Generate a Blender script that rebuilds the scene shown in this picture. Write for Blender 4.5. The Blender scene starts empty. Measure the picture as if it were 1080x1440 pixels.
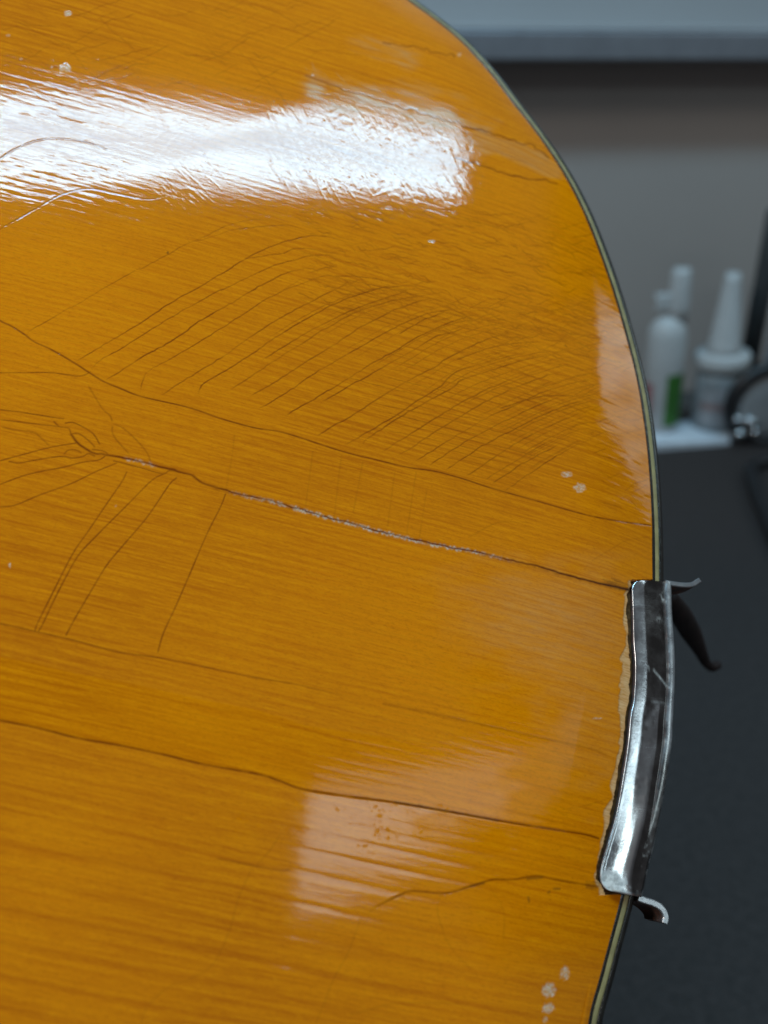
import bpy, math
import numpy as np
from mathutils import Matrix, Vector

SC = bpy.context.scene
COL = SC.collection
rng = np.random.default_rng(7)

# ------------------------------------------------------------------ camera
FOC = 1200.0                       # focal length in photo pixels (1080 x 1440)
PITCH = math.radians(28)
CH = 0.34                          # camera height above the bench
CF = np.array([0, math.cos(PITCH), -math.sin(PITCH)])
CR = np.array([1.0, 0, 0])
CU = np.cross(CR, CF)
CP = np.array([0, 0, CH])
cam_d = bpy.data.cameras.new('camera')
cam = bpy.data.objects.new('camera', cam_d)
COL.objects.link(cam)
cam.location = CP
cam.rotation_euler = (math.pi / 2 - PITCH, 0, 0)
cam_d.sensor_fit = 'VERTICAL'
cam_d.sensor_height = 36
cam_d.lens = 36 * FOC / 1440
cam_d.clip_start = 0.005
cam_d.clip_end = 50
cam_d.dof.use_dof = True
cam_d.dof.focus_distance = 0.163
cam_d.dof.aperture_fstop = 11.0
SC.camera = cam

# ------------------------------------------------------------------ world, lamps, exposure
w = bpy.data.worlds.new('World')
SC.world = w
w.use_nodes = True
w.node_tree.nodes['Background'].inputs[0].default_value = (0.92, 0.95, 1.0, 1)
w.node_tree.nodes['Background'].inputs[1].default_value = 0.11
SC.view_settings.view_transform = 'Standard'
SC.view_settings.look = 'None'
SC.view_settings.exposure = 0.05
SC.view_settings.gamma = 1.0


def area(name, loc, sx, sy, rad, rotz=0.0, color=(1, 1, 1), tilt=None):
    l = bpy.data.lights.new(name, 'AREA')
    l.shape = 'RECTANGLE'
    l.size = sx
    l.size_y = sy
    l.energy = rad * sx * sy * math.pi
    l.color = color
    o = bpy.data.objects.new(name, l)
    o.location = loc
    o.rotation_euler = (tilt[0], tilt[1], rotz) if tilt else (0, 0, rotz)
    COL.objects.link(o)
    return o


# twin fluorescent tubes over the bench: their right ends are what the lacquer mirrors
LR = math.radians(16)
lx, ly = math.cos(LR), math.sin(LR)
L_END = np.array([0.425, 0.43])
L_LEN = 1.25
for off, wd, rd, cl in ((0.037, 0.030, 28.0, (0.46, 0.81, 1.04)), (-0.041, 0.036, 31.0, (0.46, 0.81, 1.04)), (-0.002, 0.044, 17.0, (0.38, 0.78, 1.06))):
    c = L_END - np.array([lx, ly]) * L_LEN / 2 + np.array([-ly, lx]) * off
    area('tube_light', (c[0], c[1], 1.3), L_LEN, wd, rd, LR, cl)
# added warm fill off to the left, no lamp known there
wl = area('warm_fill_light', (-1.15, -0.25, 1.2), 0.30, 0.30, 22.0, 0, (1.0, 0.90, 0.78))
wl.rotation_euler = Vector((1.15, 0.5, -0.9)).to_track_quat('-Z', 'Y').to_euler()
# two dim area panels, one overhead, one upright at right, mirrored in the lacquer
area('ceiling_panel_light', (1.02, -0.81, 1.3), 1.15, 0.27, 4.3, math.radians(12), (0.74, 0.94, 1.0))
area('side_panel_light', (1.5, 0.55, 1.205), 0.70, 0.60, 2.9, 0, (0.74, 0.94, 1.0), (0, math.pi / 2))

# ------------------------------------------------------------------ helpers


def link(name, me, mat=None, parent=None):
    o = bpy.data.objects.new(name, me)
    COL.objects.link(o)
    if mat:
        me.materials.append(mat)
    if parent:
        o.parent = parent
    return o


def tag(o, label=None, cat=None, group=None, kind=None):
    if label:
        o['label'] = label
    if cat:
        o['category'] = cat
    if group:
        o['group'] = group
    if kind:
        o['kind'] = kind
    return o


def empty(name, loc):
    o = bpy.data.objects.new(name, None)
    o.empty_display_size = 0.02
    COL.objects.link(o)
    o.location = loc
    return o


def grid_mesh(name, V, smooth=True, closed_u=False, closed_v=False):
    """V: (rows, cols, 3) -> quad grid."""
    r, c = V.shape[:2]
    idx = np.arange(r * c).reshape(r, c)
    if closed_u:
        idx = np.vstack([idx, idx[:1]])
    if closed_v:
        idx = np.hstack([idx, idx[:, :1]])
    q = np.stack([idx[:-1, :-1], idx[:-1, 1:], idx[1:, 1:], idx[1:, :-1]], -1).reshape(-1, 4)
    return raw_mesh(name, V.reshape(-1, 3), q, smooth)


def raw_mesh(name, V, q, smooth=True):
    me = bpy.data.meshes.new(name)
    n, m = len(V), len(q)
    k = q.shape[1]
    me.vertices.add(n)
    me.vertices.foreach_set('co', np.ascontiguousarray(V, np.float32).ravel())
    me.loops.add(m * k)
    me.loops.foreach_set('vertex_index', np.ascontiguousarray(q, np.int32).ravel())
    me.polygons.add(m)
    me.polygons.foreach_set('loop_start', np.arange(0, m * k, k, dtype=np.int32))
    me.polygons.foreach_set('use_smooth', np.full(m, smooth, dtype=bool))
    me.update(calc_edges=True)
    return me


def mixed(name, verts, faces, smooth=False):
    me = bpy.data.meshes.new(name)
    me.from_pydata([tuple(map(float, v)) for v in verts], [], faces)
    if smooth:
        me.polygons.foreach_set('use_smooth', [True] * len(faces))
    me.update()
    return me


def bevel(o, width, seg=2):
    m = o.modifiers.new('bevel', 'BEVEL')
    m.width = width
    m.segments = seg
    m.limit_method = 'ANGLE'
    return o


def smooth_line(P, step):
    """Catmull-Rom through P, resampled about every step."""
    P = np.asarray(P, float)
    if len(P) < 2:
        return P
    Q = np.vstack([2 * P[0] - P[1], P, 2 * P[-1] - P[-2]])
    out = []
    for i in range(1, len(Q) - 2):
        a, b, c, d = Q[i - 1], Q[i], Q[i + 1], Q[i + 2]
        k = max(2, int(np.linalg.norm(c - b) / step) + 1)
        t = np.linspace(0, 1, k, endpoint=False)[:, None]
        out.append(0.5 * (2 * b + (c - a) * t + (2 * a - 5 * b + 4 * c - d) * t ** 2 + (3 * b - a - 3 * c + d) * t ** 3))
    out.append(P[-1:])
    return np.vstack(out)


_T = {}


def vn(x, y, seed=0):
    """smooth value noise, 0..1"""
    if seed not in _T:
        _T[seed] = np.random.default_rng(1000 + seed).random((256, 256)).astype(np.float32)
    T = _T[seed]
    xi = np.floor(x).astype(np.int64)
    yi = np.floor(y).astype(np.int64)
    fx = (x - xi)
    fy = (y - yi)
    fx = fx * fx * (3 - 2 * fx)
    fy = fy * fy * (3 - 2 * fy)
    x0, x1, y0, y1 = xi & 255, (xi + 1) & 255, yi & 255, (yi + 1) & 255
    return (T[y0, x0] * (1 - fx) + T[y0, x1] * fx) * (1 - fy) + (T[y1, x0] * (1 - fx) + T[y1, x1] * fx) * fy


def sstep(a, b, x):
    t = np.clip((x - a) / (b - a), 0, 1)
    return t * t * (3 - 2 * t)


def lathe(profile, seg=40):
    p = np.array(profile)
    a = np.linspace(0, 2 * math.pi, seg, endpoint=False)
    V = np.stack([p[:, :1] * np.cos(a), p[:, :1] * np.sin(a), np.repeat(p[:, 1:2], seg, 1)], -1)
    return V


def tube(path, rad, seg=12):
    P = np.asarray(path, float)
    T = np.gradient(P, axis=0)
    T /= np.linalg.norm(T, axis=1)[:, None]
    up = np.array([0.13, 0.21, 0.97])
    A = np.cross(T, up)
    A /= np.linalg.norm(A, axis=1)[:, None]
    B = np.cross(T, A)
    a = np.linspace(0, 2 * math.pi, seg, endpoint=False)
    rad = np.broadcast_to(np.asarray(rad, float), (len(P),))
    V = P[:, None] + (A[:, None] * np.cos(a)[None, :, None] + B[:, None] * np.sin(a)[None, :, None]) * rad[:, None, None]
    caps0 = np.repeat(P[:1, None], seg, 1)
    caps1 = np.repeat(P[-1:, None], seg, 1)
    return np.concatenate([caps0, V, caps1])


# ------------------------------------------------------------------ materials


def mat(name, color, rough=0.5, metal=0.0, spec=0.5, noise=None, bump=None, coat=0.0):
    """plain procedural material: base colour broken up by noise, fine bump. noise=(scale, amount), bump=(scale, strength, distance)"""
    m = bpy.data.materials.new(name)
    m.use_nodes = True
    nt = m.node_tree
    b = nt.nodes['Principled BSDF']
    b.inputs['Roughness'].default_value = rough
    b.inputs['Metallic'].default_value = metal
    b.inputs['Specular IOR Level'].default_value = spec
    b.inputs['Coat Weight'].default_value = coat
    tc = nt.nodes.new('ShaderNodeTexCoord')
    if noise:
        n = nt.nodes.new('ShaderNodeTexNoise')
        n.inputs['Scale'].default_value = noise[0]
        n.inputs['Detail'].default_value = 5
        nt.links.new(tc.outputs['Object'], n.inputs['Vector'])
        r = nt.nodes.new('ShaderNodeMapRange')
        r.inputs['From Min'].default_value = 0.3
        r.inputs['From Max'].default_value = 0.7
        r.inputs['To Min'].default_value = 1 - noise[1]
        r.inputs['To Max'].default_value = 1 + noise[1]
        nt.links.new(n.outputs['Fac'], r.inputs['Value'])
        v = nt.nodes.new('ShaderNodeVectorMath')
        v.operation = 'SCALE'
        v.inputs[0].default_value = color
        nt.links.new(r.outputs[0], v.inputs['Scale'])
        nt.links.new(v.outputs[0], b.inputs['Base Color'])
    else:
        b.inputs['Base Color'].default_value = (*color, 1)
    if bump:
        n = nt.nodes.new('ShaderNodeTexNoise')
        n.inputs['Scale'].default_value = bump[0]
        n.inputs['Detail'].default_value = 4
        nt.links.new(tc.outputs['Object'], n.inputs['Vector'])
        bp = nt.nodes.new('ShaderNodeBump')
        bp.inputs['Strength'].default_value = bump[1]
        bp.inputs['Distance'].default_value = bump[2]
        nt.links.new(n.outputs['Fac'], bp.inputs['Height'])
        nt.links.new(bp.outputs[0], b.inputs['Normal'])
    return m


class NT:
    def __init__(s, m):
        m.use_nodes = True
        s.t = m.node_tree
        s.bsdf = s.t.nodes['Principled BSDF']

    def node(s, typ, **kw):
        n = s.t.nodes.new(typ)
        for k, v in kw.items():
            setattr(n, k, v)
        return n

    def link(s, a, b):
        s.t.links.new(a, b)

    def attr(s, name):
        n = s.node('ShaderNodeAttribute')
        n.attribute_name = name
        return n.outputs['Fac']

    def math(s, op, a, b=None, clamp=False):
        n = s.node('ShaderNodeMath', operation=op, use_clamp=clamp)
        for i, x in enumerate((a, b)):
            if x is None:
                continue
            if isinstance(x, (int, float)):
                n.inputs[i].default_value = x
            else:
                s.link(x, n.inputs[i])
        return n.outputs[0]

    def mix(s, f, a, b):
        n = s.node('ShaderNodeMix', data_type='RGBA')
        for i, x in ((0, f), (6, a), (7, b)):
            if isinstance(x, (int, float)):
                n.inputs[i].default_value = x
            elif isinstance(x, tuple):
                n.inputs[i].default_value = (*x, 1)
            else:
                s.link(x, n.inputs[i])
        return n.outputs[2]

    def rng(s, x, a, b, c, d):
        n = s.node('ShaderNodeMapRange')
        s.link(x, n.inputs[0])
        for i, v in enumerate((a, b, c, d)):
            n.inputs[i + 1].default_value = v
        return n.outputs[0]

    def noise(s, vec, scale, detail=3.0, rough=0.5):
        n = s.node('ShaderNodeTexNoise')
        n.inputs['Scale'].default_value = scale
        n.inputs['Detail'].default_value = detail
        n.inputs['Roughness'].default_value = rough
        s.link(vec, n.inputs['Vector'])
        return n.outputs['Fac']

    def mapping(s, vec, rot, scale):
        n = s.node('ShaderNodeMapping')
        n.inputs['Rotation'].default_value = rot
        n.inputs['Scale'].default_value = scale
        s.link(vec, n.inputs['Vector'])
        return n.outputs[0]


GA = math.radians(-11.5)           # grain direction in the plane of the top


def wood_material():
    m = bpy.data.materials.new('amber_lacquered_spruce')
    N = NT(m)
    tc = N.node('ShaderNodeTexCoord').outputs['Object']
    g = N.mapping(tc, (0, 0, -GA), (1, 1, 1))
    fib = N.noise(N.mapping(g, (0, 0, 0), (60, 1500, 1)), 1.0, 3, 0.6)      # silk: long fine fibres
    fib2 = N.noise(N.mapping(g, (0, 0, 0), (420, 2600, 1)), 1.0, 2, 0.6)    # short flecks
    pore = N.noise(N.mapping(g, (0, 0, 0.4), (1400, 2400, 1)), 1.0, 2, 0.7)
    big = N.noise(tc, 13, 3)
    grain = N.attr('grain')
    base = N.mix(N.rng(big, 0.35, 0.65, 0, 1), (0.58, 0.138, 0.0004), (0.84, 0.230, 0.0006))
    light = N.mix(N.rng(fib, 0.3, 0.7, 0, 1), base, (0.87, 0.265, 0.001))
    col = N.mix(N.math('MULTIPLY', N.rng(fib2, 0.52, 0.75, 0, 1), 0.45), light, (0.55, 0.127, 0.0006))
    col = N.mix(N.math('MULTIPLY', N.rng(fib2, 0.42, 0.25, 0, 1), 0.5), col, (0.92, 0.325, 0.002))
    col = N.mix(N.math('MULTIPLY', N.rng(pore, 0.50, 0.8, 0, 1), 0.35), col, (0.44, 0.086, 0.0006))
    col = N.mix(N.math('MULTIPLY', grain, 0.62), col, (0.42, 0.070, 0.0004))
    col = N.mix(N.attr('wear'), col, N.mix(N.rng(fib, 0.3, 0.7, 0, 1), (0.50, 0.24, 0.075), (0.66, 0.38, 0.17)))
    raw = N.mix(N.rng(fib2, 0.35, 0.7, 0, 1), (0.86, 0.50, 0.24), (0.62, 0.30, 0.10))
    col = N.mix(N.attr('raw'), col, raw)
    chipc = N.mix(N.rng(pore, 0.4, 0.6, 0, 1), (0.66, 0.44, 0.24), (0.84, 0.72, 0.58))
    col = N.mix(N.attr('chip'), col, chipc)
    col = N.mix(N.attr('crack'), col, (0.150, 0.016, 0.0003))
    col = N.mix(N.attr('dirt'), col, (0.030, 0.015, 0.008))
    N.link(col, N.bsdf.inputs['Base Color'])
    matte = N.attr('matte')
    N.link(N.rng(matte, 0, 1, 0.55, 0.8), N.bsdf.inputs['Roughness'])
    N.bsdf.inputs['Specular IOR Level'].default_value = 0.0
    N.link(N.math('SUBTRACT', 1.0, matte, True), N.bsdf.inputs['Coat Weight'])
    N.bsdf.inputs['Coat IOR'].default_value = 1.42
    N.link(N.math('ADD', 0.048, N.math('MULTIPLY', N.attr('haze'), 0.17)), N.bsdf.inputs['Coat Roughness'])
    bp = N.node('ShaderNodeBump')
    bp.inputs['Strength'].default_value = 0.06
    bp.inputs['Distance'].default_value = 0.0001
    hsum = N.math('ADD', fib, N.math('MULTIPLY', fib2, 0.8))
    N.link(hsum, bp.inputs['Height'])
    N.link(bp.outputs[0], N.bsdf.inputs['Coat Normal'])
    N.link(bp.outputs[0], N.bsdf.inputs['Normal'])
    return m


def metal_material():
    m = bpy.data.materials.new('worn_nickel_plate')
    N = NT(m)
    tc = N.node('ShaderNodeTexCoord').outputs['Object']
    pit = N.noise(tc, 900, 4, 0.7)
    blot = N.noise(tc, 220, 4, 0.6)
    scr = N.noise(N.mapping(tc, (0, 0, 0.5), (250, 3500, 300)), 1.0, 2)
    corr = N.attr('corr')
    rust_shade = N.attr('rust_shade')
    c = N.mix(N.rng(blot, 0.35, 0.7, 0, 1), (0.40, 0.41, 0.43), (0.58, 0.59, 0.61))
    c = N.mix(N.math('MULTIPLY', N.rng(pit, 0.60, 0.72, 0, 1), 0.6), c, (0.60, 0.60, 0.57))
    cc = N.mix(N.rng(pit, 0.4, 0.6, 0, 1), (0.42, 0.40, 0.37), (0.80, 0.77, 0.72))
    c = N.mix(N.attr('dark_refl'), c, N.mix(N.rng(blot, 0.4, 0.65, 0, 1), (0.075, 0.068, 0.064), (0.14, 0.13, 0.125)))
    c = N.mix(N.attr('bright_refl'), c, (0.90, 0.90, 0.90))
    c = N.mix(corr, c, cc)
    c = N.mix(rust_shade, c, N.mix(N.rng(pit, 0.4, 0.6, 0, 1), (0.025, 0.014, 0.010), (0.12, 0.035, 0.015)))
    N.link(c, N.bsdf.inputs['Base Color'])
    dull = N.math('MAXIMUM', corr, rust_shade)
    N.link(N.math('SUBTRACT', 1.0, N.math('MULTIPLY', dull, 0.95), True), N.bsdf.inputs['Metallic'])
    r = N.math('ADD', N.rng(blot, 0.3, 0.7, 0.13, 0.30), N.math('MULTIPLY', dull, 0.45))
    r = N.math('ADD', r, N.math('MULTIPLY', N.rng(scr, 0.6, 0.75, 0, 1), 0.06))
    N.link(r, N.bsdf.inputs['Roughness'])
    bp = N.node('ShaderNodeBump')
    bp.inputs['Strength'].default_value = 0.16
    bp.inputs['Distance'].default_value = 0.0001
    N.link(N.math('ADD', N.math('ADD', pit, N.math('MULTIPLY', blot, 1.5)), N.math('MULTIPLY', scr, 0.15)), bp.inputs['Height'])
    N.link(bp.outputs[0], N.bsdf.inputs['Normal'])
    return m


M_WOOD = wood_material()
M_METAL = metal_material()
M_BLACK = mat('black_celluloid', (0.016, 0.013, 0.010), 0.22, 0, 0.5, (500, 0.5), (900, 0.25, 0.0002))
M_CREAM = mat('aged_cream_celluloid', (0.30, 0.235, 0.095), 0.4, 0, 0.5, (350, 0.22), (1200, 0.2, 0.0002))
M_SIDE = mat('dark_maple_side', (0.10, 0.045, 0.012), 0.35, 0, 0.5, (60, 0.3))

# ------------------------------------------------------------------ guitar frame
D0 = 0.17
nx, ny = 0.13, 0.36
GN = nx * CR + ny * CU - math.sqrt(1 - nx * nx - ny * ny) * CF
GO = CP + D0 * CF
GU = CR - GN * (CR @ GN)
GU /= np.linalg.norm(GU)
GV = np.cross(GN, GU)


def ray(p):
    p = np.atleast_2d(np.asarray(p, float))
    d = CF + CR * ((p[:, :1] - 540) / FOC) + CU * ((720 - p[:, 1:2]) / FOC)
    return d


def onplane(p, z=0.0):
    """where the photo's points meet the plane z above the guitar's edge plane -> local (u, v)"""
    d = ray(p)
    t = ((GO - CP) @ GN + z) / (d @ GN)
    P = CP + d * t[:, None] - GO
    return np.stack([P @ GU, P @ GV], 1)


def bench(p, z=0.0):
    d = ray(p)
    t = (z - CH) / d[:, 2]
    return CP + d * t[:, None]


# outline of the top (outer edge of the wood), right half seen in the photo, the rest carried round
EDGE_PX = [(573, 0), (610, 27), (647, 57), (685, 98), (720, 143), (757, 191), (790, 240), (817, 291), (840, 347),
           (862, 410), (882, 480), (898, 547), (908, 613), (914, 680), (917, 747), (917.5, 813), (916, 880), (912, 950),
           (906, 1040), (898, 1110), (888, 1185), (873, 1262), (857, 1322), (840, 1387), (826, 1440)]
seen = onplane(EDGE_PX)
AX = np.array([math.cos(GA), math.sin(GA)])       # towards the tail, along the grain
PX_ = np.array([-math.sin(GA), math.cos(GA)])     # across the body
TAIL = onplane([(907, 1037)])[0]


def from_axis(x, y):
    return TAIL - AX * x + PX_ * y


up_ext = [(115, 194), (155, 205), (200, 207), (245, 198), (290, 173), (330, 148), (365, 136), (400, 139), (440, 150),
          (475, 146), (505, 118), (521, 65), (525, 0)]
ax_seen = np.stack([-(seen - TAIL) @ AX, (seen - TAIL) @ PX_], 1) * 1000
low_ext = [(x, -y) for x, y in ax_seen if y > 58]          # mirrored lower half, from the waist to the tail
pts = [tuple(q) for q in up_ext[::-1]] + [tuple(q) for q in ax_seen] + low_ext[::-1] + [(x, -y) for x, y in up_ext[:-1]]
pts = [from_axis(x / 1000, y / 1000) for x, y in pts]
OUT = smooth_line(pts + [pts[0]], 0.0012)[:-1]
# even resample of the closed loop
seg = np.linalg.norm(np.diff(np.vstack([OUT, OUT[:1]]), axis=0), axis=1)
cum = np.concatenate([[0], np.cumsum(seg)])
NS = 1500
tt = np.linspace(0, cum[-1], NS, endpoint=False)
OC = np.vstack([OUT, OUT[:1]])
OUT = np.stack([np.interp(tt, cum, OC[:, 0]), np.interp(tt, cum, OC[:, 1])], 1)
for _ in range(6):
    OUT = 0.25 * np.roll(OUT, 1, 0) + 0.5 * OUT + 0.25 * np.roll(OUT, -1, 0)
TN = np.roll(OUT, -1, 0) - np.roll(OUT, 1, 0)
TN /= np.linalg.norm(TN, axis=1)[:, None]
ON = np.stack([TN[:, 1], -TN[:, 0]], 1)
cen = OUT.mean(0)
if ((OUT - cen) * ON).sum() < 0:
    ON = -ON

# distance to the edge on a coarse lattice, then interpolated
gx = np.arange(OUT[:, 0].min() - 0.01, OUT[:, 0].max() + 0.01, 0.002)
gy = np.arange(OUT[:, 1].min() - 0.01, OUT[:, 1].max() + 0.01, 0.002)
GX, GY = np.meshgrid(gx, gy)
GD = np.full(GX.shape, 9.0)
for i in range(0, NS, 2):
    d = (GX - OUT[i, 0]) ** 2 + (GY - OUT[i, 1]) ** 2
    np.minimum(GD, d, out=GD)
GD = np.sqrt(GD)
ins = np.zeros(GX.shape, bool)
for i in range(0, NS, 3):
    (xa, ya), (xb, yb) = OUT[i], OUT[(i + 3) % NS]
    c = (ya > GY) != (yb > GY)
    if abs(yb - ya) > 1e-12:
        ins ^= c & (GX < xa + (GY - ya) * (xb - xa) / (yb - ya))
GD = np.where(ins, GD, -GD)
for _ in range(1):
    GD[1:-1] = 0.25 * GD[:-2] + 0.5 * GD[1:-1] + 0.25 * GD[2:]
    GD[:, 1:-1] = 0.25 * GD[:, :-2] + 0.5 * GD[:, 1:-1] + 0.25 * GD[:, 2:]
ARCH_A, ARCH_D = 0.008, 0.12
ROLL_D, ROLL_S = 0.020, 0.26       # the last centimetre rolls over towards the binding
gd_ = np.minimum(np.maximum(GD, -0.004) / ARCH_D, 1)
GH = ARCH_A * (1 - (1 - gd_) ** 2)
gr_ = np.minimum(np.maximum(GD, -0.004) / ROLL_D, 1)
GH = GH + ROLL_S * ROLL_D / 2 * (1 - (1 - gr_) ** 2)


def lerp2(F, u, v):
    x = np.clip((u - gx[0]) / 0.002, 1, len(gx) - 3.001)
    y = np.clip((v - gy[0]) / 0.002, 1, len(gy) - 3.001)
    i = x.astype(int)
    j = y.astype(int)
    fx = x - i
    fy = y - j

    def w4(t):
        return ((1 - t) ** 3 / 6, (3 * t ** 3 - 6 * t ** 2 + 4) / 6, (-3 * t ** 3 + 3 * t ** 2 + 3 * t + 1) / 6, t ** 3 / 6)
    wx, wy = w4(fx), w4(fy)
    r = 0
    for b in range(4):
        for a in range(4):
            r = r + F[j + b - 1, i + a - 1] * wx[a] * wy[b]
    return r


def arch(u, v):
    return lerp2(GH, u, v)


def px2uv(p):
    """photo point -> (u, v) on the arched top"""
    p = np.atleast_2d(np.asarray(p, float))
    z = np.zeros(len(p))
    for _ in range(5):
        q = onplane_z(p, z)
        z = arch(q[:, 0], q[:, 1])
    return q


def onplane_z(p, z):
    d = ray(p)
    t = ((GO - CP) @ GN + z) / (d @ GN)
    P = CP + d * t[:, None] - GO
    return np.stack([P @ GU, P @ GV], 1)


def uv2px(u, v, z):
    P = GO + u[..., None] * GU + v[..., None] * GV + z[..., None] * GN - CP
    f = P @ CF
    return 540 + FOC * (P @ CR) / f, 720 - FOC * (P @ CU) / f


# ------------------------------------------------------------------ the finely modelled region of the top
V0, V1 = -0.104, 0.158
NV, NU = 1540, 900
# right edge u(v) from the outline, left edge a slanted line outside the frame
right = OUT[(OUT[:, 1] > V0 - 0.02) & (OUT[:, 1] < V1 + 0.03) & (OUT[:, 0] > -0.05)]
right = right[np.argsort(right[:, 1])]
vv = np.linspace(V0, V1, NV)
ur = np.interp(vv, right[:, 1], right[:, 0])
cl = px2uv([(-60, -60), (-60, 1500)])
ul = np.interp(vv, [cl[1, 1], cl[0, 1]], [cl[1, 0], cl[0, 0]])
ul = np.minimum(ul, ur - 0.01)
ss = np.linspace(0, 1, NU)
U = ul[:, None] + (ur - ul)[:, None] * ss[None]
VV = np.repeat(vv[:, None], NU, 1)
Z0 = arch(U, VV)
PXX, PYY = uv2px(U, VV, Z0)
GXX = (U * math.cos(GA) + VV * math.sin(GA))
GYY = (-U * math.sin(GA) + VV * math.cos(GA))
F = {k: np.zeros((NV, NU), np.float32) for k in ('crack', 'groove', 'lip', 'chip', 'raw', 'wear', 'dirt', 'matte', 'haze', 'scr', 'streak')}


def splat(field, uv, amp, sig, win=4):
    """keep the maximum of a soft round dab along the samples"""
    u, v = uv[:, 0], uv[:, 1]
    jf = (v - V0) / (V1 - V0) * (NV - 1)
    j0 = np.round(jf).astype(int)
    amp = np.broadcast_to(amp, u.shape)
    sig = np.broadcast_to(sig, u.shape)
    for dj in range(-win, win + 1):
        j = j0 + dj
        ok = (j >= 0) & (j < NV)
        jc = np.clip(j, 0, NV - 1)
        i0 = np.round((u - ul[jc]) / (ur[jc] - ul[jc]) * (NU - 1)).astype(int)
        for di in range(-win, win + 1):
            i = i0 + di
            k = ok & (i >= 0) & (i < NU)
            if not k.any():
                continue
            jj, ii = jc[k], i[k]
            r2 = (U[jj, ii] - u[k]) ** 2 + (VV[jj, ii] - v[k]) ** 2
            np.maximum.at(F[field], (jj, ii), (amp[k] * np.exp(-r2 / sig[k] ** 2)).astype(np.float32))


def crackline(p, a=0.8, w=0.15, fade=(0, 0), lip=0.7, wob=0.0, groove=1.0, gap=0.0):
    """one check in the lacquer, traced in photo pixels: colour, groove and raised lips"""
    L = smooth_line(p, 1.0)
    if wob:
        s = np.arange(len(L))
        k = rng.random() * 99
        L = L + np.stack([(vn(s / 7 + k, s * 0, 3) - 0.5), (vn(s / 7 + k, s * 0 + 5, 4) - 0.5)], 1) * 2 * wob
    uv = px2uv(L)
    n = len(uv)
    s = np.linspace(0, 1, n)
    A = np.full(n, a) * (0.72 + 0.5 * vn(np.arange(n) / 14 + rng.random() * 90, np.zeros(n), 5))
    if fade[0]:
        A = A * sstep(0, fade[0], s)
    if fade[1]:
        A = A * sstep(0, fade[1], 1 - s)
    if gap:
        A = A * (0.5 + 0.5 * sstep(gap - 0.15, gap + 0.15, vn(np.arange(n) / 30 + rng.random() * 90, np.ones(n), 6)))
    A = np.clip(A, 0, 1)
    splat('crack', uv, A, w * 1e-3, 3)
    splat('groove', uv, A * groove, w * 1e-3, 3)
    if lip:
        splat('lip', uv, A * lip, 0.42e-3, 5)


C_MAIN = [(100, 610), (107, 620), (120, 631), (133, 637), (153, 640), (178, 644), (211, 652), (240, 660), (268, 668), (285, 679),
          (310, 687), (335, 694), (360, 700), (380, 704), (400, 710), (430, 718), (460, 727), (500, 737), (530, 746), (575, 757),
          (620, 767), (660, 774), (690, 781), (720, 788), (760, 797), (790, 807), (830, 817), (860, 824), (884, 829)]
C_UP = [(-30, 432), (0, 451), (15, 458), (34, 470), (49, 481), (71, 491), (104, 510), (124, 523), (147, 537), (171, 547), (200, 558),
        (265, 573), (315, 590), (360, 602), (393, 607), (427, 617), (460, 628), (493, 638), (527, 646), (573, 657), (613, 663),
        (650, 673), (693, 687), (753, 704), (820, 723), (870, 733), (915, 739)]
C_L1 = [(-30, 871), (0, 877), (50, 888), (110, 902), (167, 917), (223, 925), (283, 937), (360, 953), (420, 963), (470, 975), (540, 990)]
C_L1B = [(540, 990), (600, 1002), (660, 1015), (720, 1028), (787, 1043), (837, 1055), (867, 1070)]
C_L2 = [(-30, 1006), (0, 1013), (50, 1023), (110, 1038), (167, 1048), (233, 1062), (287, 1075), (360, 1088), (393, 1098), (427, 1110),
        (493, 1120), (547, 1127), (590, 1134), (643, 1143), (720, 1157), (770, 1165), (820, 1173), (842, 1179)]
C_BOT = [(507, 1292), (533, 1273), (560, 1260), (580, 1253), (627, 1256), (660, 1247), (693, 1237), (720, 1237), (754, 1232), (777, 1236),
         (804, 1241), (840, 1247)]
crackline(C_MAIN, 0.95, 0.22, wob=0.8)
crackline(C_UP, 0.95, 0.165, lip=0.3)
crackline(C_L1, 0.62, 0.15, fade=(0, 0.3))
crackline(C_L1B, 0.32, 0.25, fade=(0, 0.1))
crackline(C_L2, 0.95, 0.185)
crackline(C_BOT, 0.66, 0.17, fade=(0.2, 0), lip=1.4)

STRONG = [
    [(-20, 523), (0, 524), (33, 524), (70, 524), (95, 527), (110, 529), (120, 527), (127, 523)],
    [(130, 632), (145, 634), (153, 640)], [(160, 648), (195, 657), (228, 666), (240, 662), (268, 668)],
    [(0, 648), (29, 640), (71, 629), (107, 623)],
    [(13, 649), (27, 651), (44, 648), (82, 642), (102, 644), (116, 642), (124, 638), (133, 641)],
    [(-10, 684), (0, 681), (33, 669), (62, 662), (89, 657), (116, 650), (138, 647), (147, 642)],
    [(-10, 714), (0, 713), (22, 710), (56, 696), (100, 680), (133, 664), (164, 651)],
    [(178, 664), (171, 678), (151, 707), (124, 747), (107, 771), (93, 796), (71, 840), (53, 876), (49, 888)],
    [(231, 666), (213, 676), (178, 711), (138, 751), (111, 780), (93, 811), (76, 844), (60, 878), (54, 888)],
    [(248, 672), (237, 683), (207, 727), (173, 767), (150, 795), (127, 833), (107, 867), (93, 893)],
    [(317, 695), (310, 713), (290, 753), (267, 807), (247, 853), (230, 890), (222, 917)],
    [(0, 576), (31, 580), (89, 589)], [(0, 590), (33, 594), (84, 600)], [(76, 593), (84, 600), (96, 602), (100, 610)],
    [(92, 595), (102, 594), (116, 600), (131, 610), (140, 624)], [(100, 610), (111, 610), (124, 619), (133, 628)],
]
for p in STRONG:
    crackline(p, 0.72, 0.13)
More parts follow.
